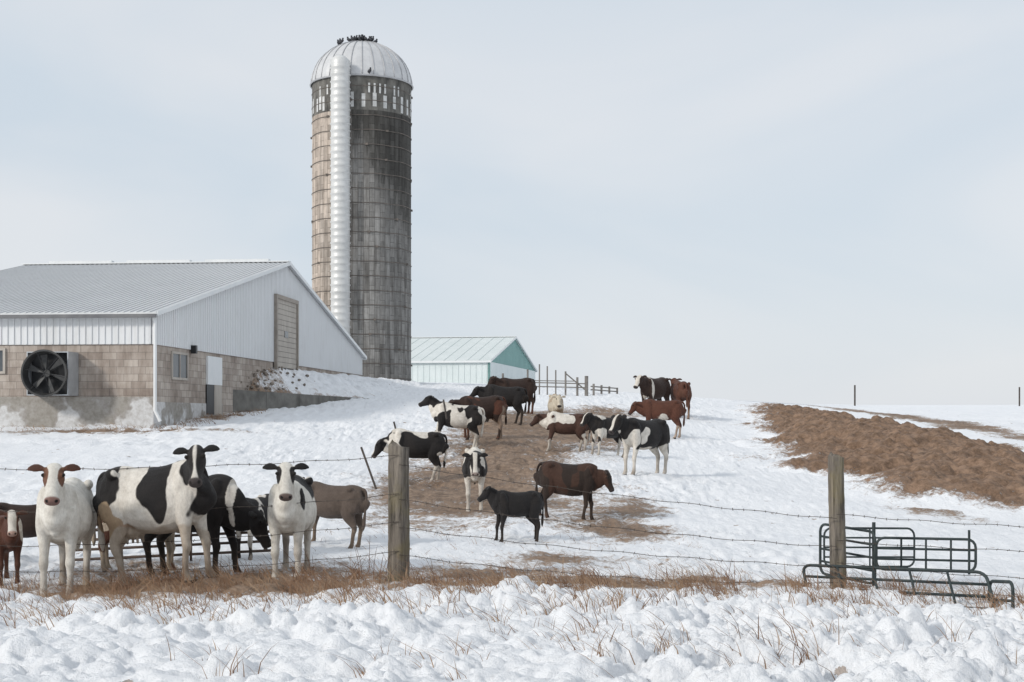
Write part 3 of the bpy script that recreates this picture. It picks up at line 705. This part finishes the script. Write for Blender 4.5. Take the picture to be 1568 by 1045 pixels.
cow(394,860,94,-112,'lvl',10,-50,(0,0,0,0),.96,dict(base=K,patch=WH,thr=.4,head=K,blaze=.03),seed=10,d=19.4,name='calf')
cow(6,893,108,-60,(.94,1.46),-6,-48,(0,0,0,0),.96,dict(base=BR,patch=WH,thr=.5,head=BR,blaze=.07,muz=PINK),seed=11,name='calf')
cow(32,882,92,10,'fwd',0,-45,(0,0,0,0),.98,dict(base=DB),seed=12,d=19.2,name='calf')
# middle ground
cow(632,735,78,192,(1.08,1.02),-10,-64,(.15,-.1,.12,-.1),.95,HOL(thr=-.25),seed=13)
cow(694,686,68,186,(.98,1.50),-20,-32,(0,.1,0,-.12),.95,HOL(thr=-.1),seed=14)
cow(738,673,66,200,'fwd',0,-48,(0,0,.1,-.1),.96,dict(base=DB,patch=BR,thr=.2,ell=[((-.7,0,.5),(.2,.4,.5),(.3,.22,.17))]),seed=15)
cow(768,652,58,182,'fwd',0,-48,(.1,0,-.1,.1),.96,dict(base=K),seed=16)
cow(790,634,56,205,'lvl',0,-48,(0,0,0,0),.96,dict(base=DB,legs=(.4,BR)),seed=17)
cow(864,692,61,178,'fwd',-15,-46,(.05,0,-.1,.1),.94,dict(base=WH,patch=(.07,.034,.025),thr=-.15,legs=(.45,WH),head=(.06,.03,.022),blaze=.02),seed=18)
cow(851,655,50,-85,'lvl',0,-48,(0,0,0,0),1.0,dict(base=(.6,.54,.44),patch=TAN,thr=.2),seed=19)
cow(930,700,61,216,'lvl',-10,-52,(0,.05,0,0),.95,HOL(thr=-.1),seed=20)
cow(986,731,86,224,'lvl',-10,-52,(.05,0,0,-.1),.95,HOL(base=WH,thr=-.6,legs=(.68,WH),ell=[((.62,0,.9),(.2,.5,.3),WH)]),seed=21)
cow(1012,670,58,180,'fwd',5,-55,(.1,-.05,.1,-.1),.95,dict(base=BR,legs=(.45,(.5,.4,.33)),ell=[((0,0,.8),(.35,.3,.14),WH)]),seed=22)
cow(1003,638,60,232,'lvl',-5,-48,(0,0,0,0),.98,dict(base=DB,head=DB,blaze=.08,ell=[((.5,0,1.0),(.1,.5,.4),WH)]),seed=23)
cow(1041,640,56,98,'lvl',0,-40,(0,0,.05,-.05),.98,dict(base=BR,legs=(.3,(.3,.2,.15))),seed=24)
cow(727,776,88,-89,(.92,1.40),3,-62,(0,.08,.05,0),.94,dict(base=WH,patch=K,thr=-.1,legs=(.62,WH),head=K,blaze=.045,muz=(.3,.24,.22),ell=[((.75,0,1.0),(.2,.10,.35),WH)]),seed=25,vox=.013)
cow(790,828,79,200,(.96,1.46),-28,-40,(0,.06,0,-.1),.88,dict(base=K,head=K,muz=(.03,.03,.03)),seed=26,name='calf',vox=.013,lx=.80)
cow(868,797,88,-8,(1.02,1.22),-8,-60,(.1,-.1,-.12,.12),1.0,dict(base=(.026,.016,.012),patch=(.055,.026,.017),thr=.1,ears=(.1,.05,.03)),seed=27,vox=.013,lx=.86)
# ---------------------------------------------------------------- dry grass
def grassmat():
    m=N('dry_grass'); n=m.noise(m.obj(),2.5,3,.6)
    return m.out(m.ramp(n,[(.3,(.13,.066,.04)),(.5,(.27,.165,.10)),(.7,(.46,.34,.23))]),.8)
V=[];Fc=[]
def blade(x,y,z,h,lx,ly,w):
    k=len(V); a=random.random()*3.14; wx,wy=math.cos(a)*w,math.sin(a)*w*.5
    for t in(0,.4,.75):
        ww=1-t*.6; cx,cy,cz=x+lx*t*t*h,y+ly*t*t*h,z+h*t*(1-.12*t)
        V.append((cx-wx*ww,cy-wy*ww,cz)); V.append((cx+wx*ww,cy+wy*ww,cz))
    V.append((x+lx*h,y+ly*h,z+h*.88))
    Fc.extend([[k,k+1,k+3,k+2],[k+2,k+3,k+5,k+4],[k+4,k+5,k+6]])
def tuft(x,y,n,h,spread,w=1):
    z=float(H(x,y)); bl=random.gauss(-.5,.45)
    for _ in range(n):
        blade(x+random.gauss(0,spread),y+random.gauss(0,spread),z-.05,h*random.uniform(.5,1.2),bl+random.gauss(0,.4),random.gauss(-.1,.3),random.uniform(.0025,.0058)*w)
for i in range(2500):
    y=random.gauss(16.3,.6); px=random.uniform(-60,1640)
    if px>1250 and random.random()<.45: continue
    if vn(np.array(px*.012+9),np.array(y*1.1))<.36: continue
    tuft((px-CX)/F*y,y,random.randint(3,10),random.uniform(.06,.20) if random.random()<.75 else random.uniform(.2,.44),.08)
for i in range(800):
    y=random.uniform(12.8,15.9); px=random.uniform(-60,1640)
    if vn(np.array(px*.008),np.array(y*.8))<.42: continue
    tuft((px-CX)/F*y,y,random.randint(2,8),random.uniform(.12,.38),.05,1.15)
for i in range(430):
    y=random.uniform(9.3,13.5); px=random.uniform(-60,1640)
    if vn(np.array(px*.006+4),np.array(y*.7))<.40: continue
    tuft((px-CX)/F*y,y,random.randint(2,9),random.uniform(.12,.34),.06)
for i in range(420):
    b=random.uniform(-1,11); a=-random.random()**1.5*1.5-.1
    if random.random()<.5: a=random.uniform(0,9);b=-random.random()*.9-.1
    p=fr(a,b,0); 
    if p[0]>-17: tuft(p[0],p[1],6,random.uniform(.06,.2),.12,2)
for i in range(220):
    px=random.uniform(440,1100); y=random.uniform(17.3,24); tuft((px-CX)/F*y,y,4,random.uniform(.05,.2),.08)
mkmesh('dry_grass',V,Fc,grassmat())
V=[];Fc=[]
for px,y,h in((520,16.2,.5),(585,16.6,.55),(560,17.2,.6),(640,16.4,.4),(1105,15.8,.45),(930,16.2,.42),(1590,16,.5),(470,17,.5),(545,16.8,.5),(1310,16.3,.35),(1070,16.2,.4),(700,14,.3),(410,14,.3),(1500,14.5,.3),(840,15.9,.4),(1240,16,.4)):
    X=(px-CX)/F*y; tuft(X,y,10,h*.9,.08)
mkmesh('dry_weeds',V,Fc,simple('weed_stems',(.09,.045,.03),(.22,.13,.085),3,.8))
# ---------------------------------------------------------------- sky, sun, camera
w=bpy.data.worlds.new('World'); scene.world=w; w.use_nodes=True; nt=w.node_tree; bg=nt.nodes['Background']
sv=Vector((-.76,-.58,.50)).normalized()
sky=nt.nodes.new('ShaderNodeTexSky'); sky.sky_type='NISHITA'; sky.sun_disc=False; sky.sun_elevation=math.asin(sv.z); sky.sun_rotation=math.atan2(sv.x,sv.y)%(2*math.pi)
sky.air_density=1; sky.dust_density=1.5
tc=nt.nodes.new('ShaderNodeTexCoord'); mp=nt.nodes.new('ShaderNodeMapping'); mp.inputs['Scale'].default_value=(1,1,2.6); mp.inputs['Location'].default_value=(.3,.2,.1); mp.inputs['Rotation'].default_value=(.1,.35,0)
nt.links.new(tc.outputs['Generated'],mp.inputs[0])
nz=nt.nodes.new('ShaderNodeTexNoise'); nz.inputs['Scale'].default_value=2.6; nz.inputs['Detail'].default_value=4; nz.inputs['Roughness'].default_value=.45; nz.inputs['Distortion'].default_value=.5
nt.links.new(mp.outputs[0],nz.inputs['Vector'])
rp=nt.nodes.new('ShaderNodeValToRGB'); rp.color_ramp.elements[0].position=.36; rp.color_ramp.elements[0].color=(0,0,0,1); rp.color_ramp.elements[1].position=.66; rp.color_ramp.elements[1].color=(1,1,1,1)
nt.links.new(nz.outputs['Fac'],rp.inputs[0])
cl2=nt.nodes.new('ShaderNodeMix'); cl2.data_type='RGBA'; nt.links.new(rp.outputs[0],cl2.inputs[0]); cl2.inputs[6].default_value=(6.6,7.4,8.2,1); cl2.inputs[7].default_value=(7.9,8.2,8.6,1)
mx=nt.nodes.new('ShaderNodeMix'); mx.data_type='RGBA'; mx.inputs[0].default_value=.90; nt.links.new(sky.outputs[0],mx.inputs[6]); nt.links.new(cl2.outputs[2],mx.inputs[7])
nt.links.new(mx.outputs[2],bg.inputs[0]); bg.inputs[1].default_value=.1
L=bpy.data.lights.new('sun','SUN'); L.energy=2.1; L.angle=math.radians(7); L.color=(1,.95,.88); lo=bpy.data.objects.new('sun',L); link(lo); lo.rotation_euler=sv.to_track_quat('Z','Y').to_euler()
cam=bpy.data.cameras.new('camera'); co=bpy.data.objects.new('camera',cam); link(co); cam.sensor_width=36; cam.lens=F/1568*36; cam.shift_y=117.5/1568; cam.clip_end=6000; cam.clip_start=.1
co.rotation_euler=(math.pi/2,0,0); scene.camera=co
scene.view_settings.view_transform='Standard'; scene.view_settings.look='None'; scene.view_settings.exposure=0
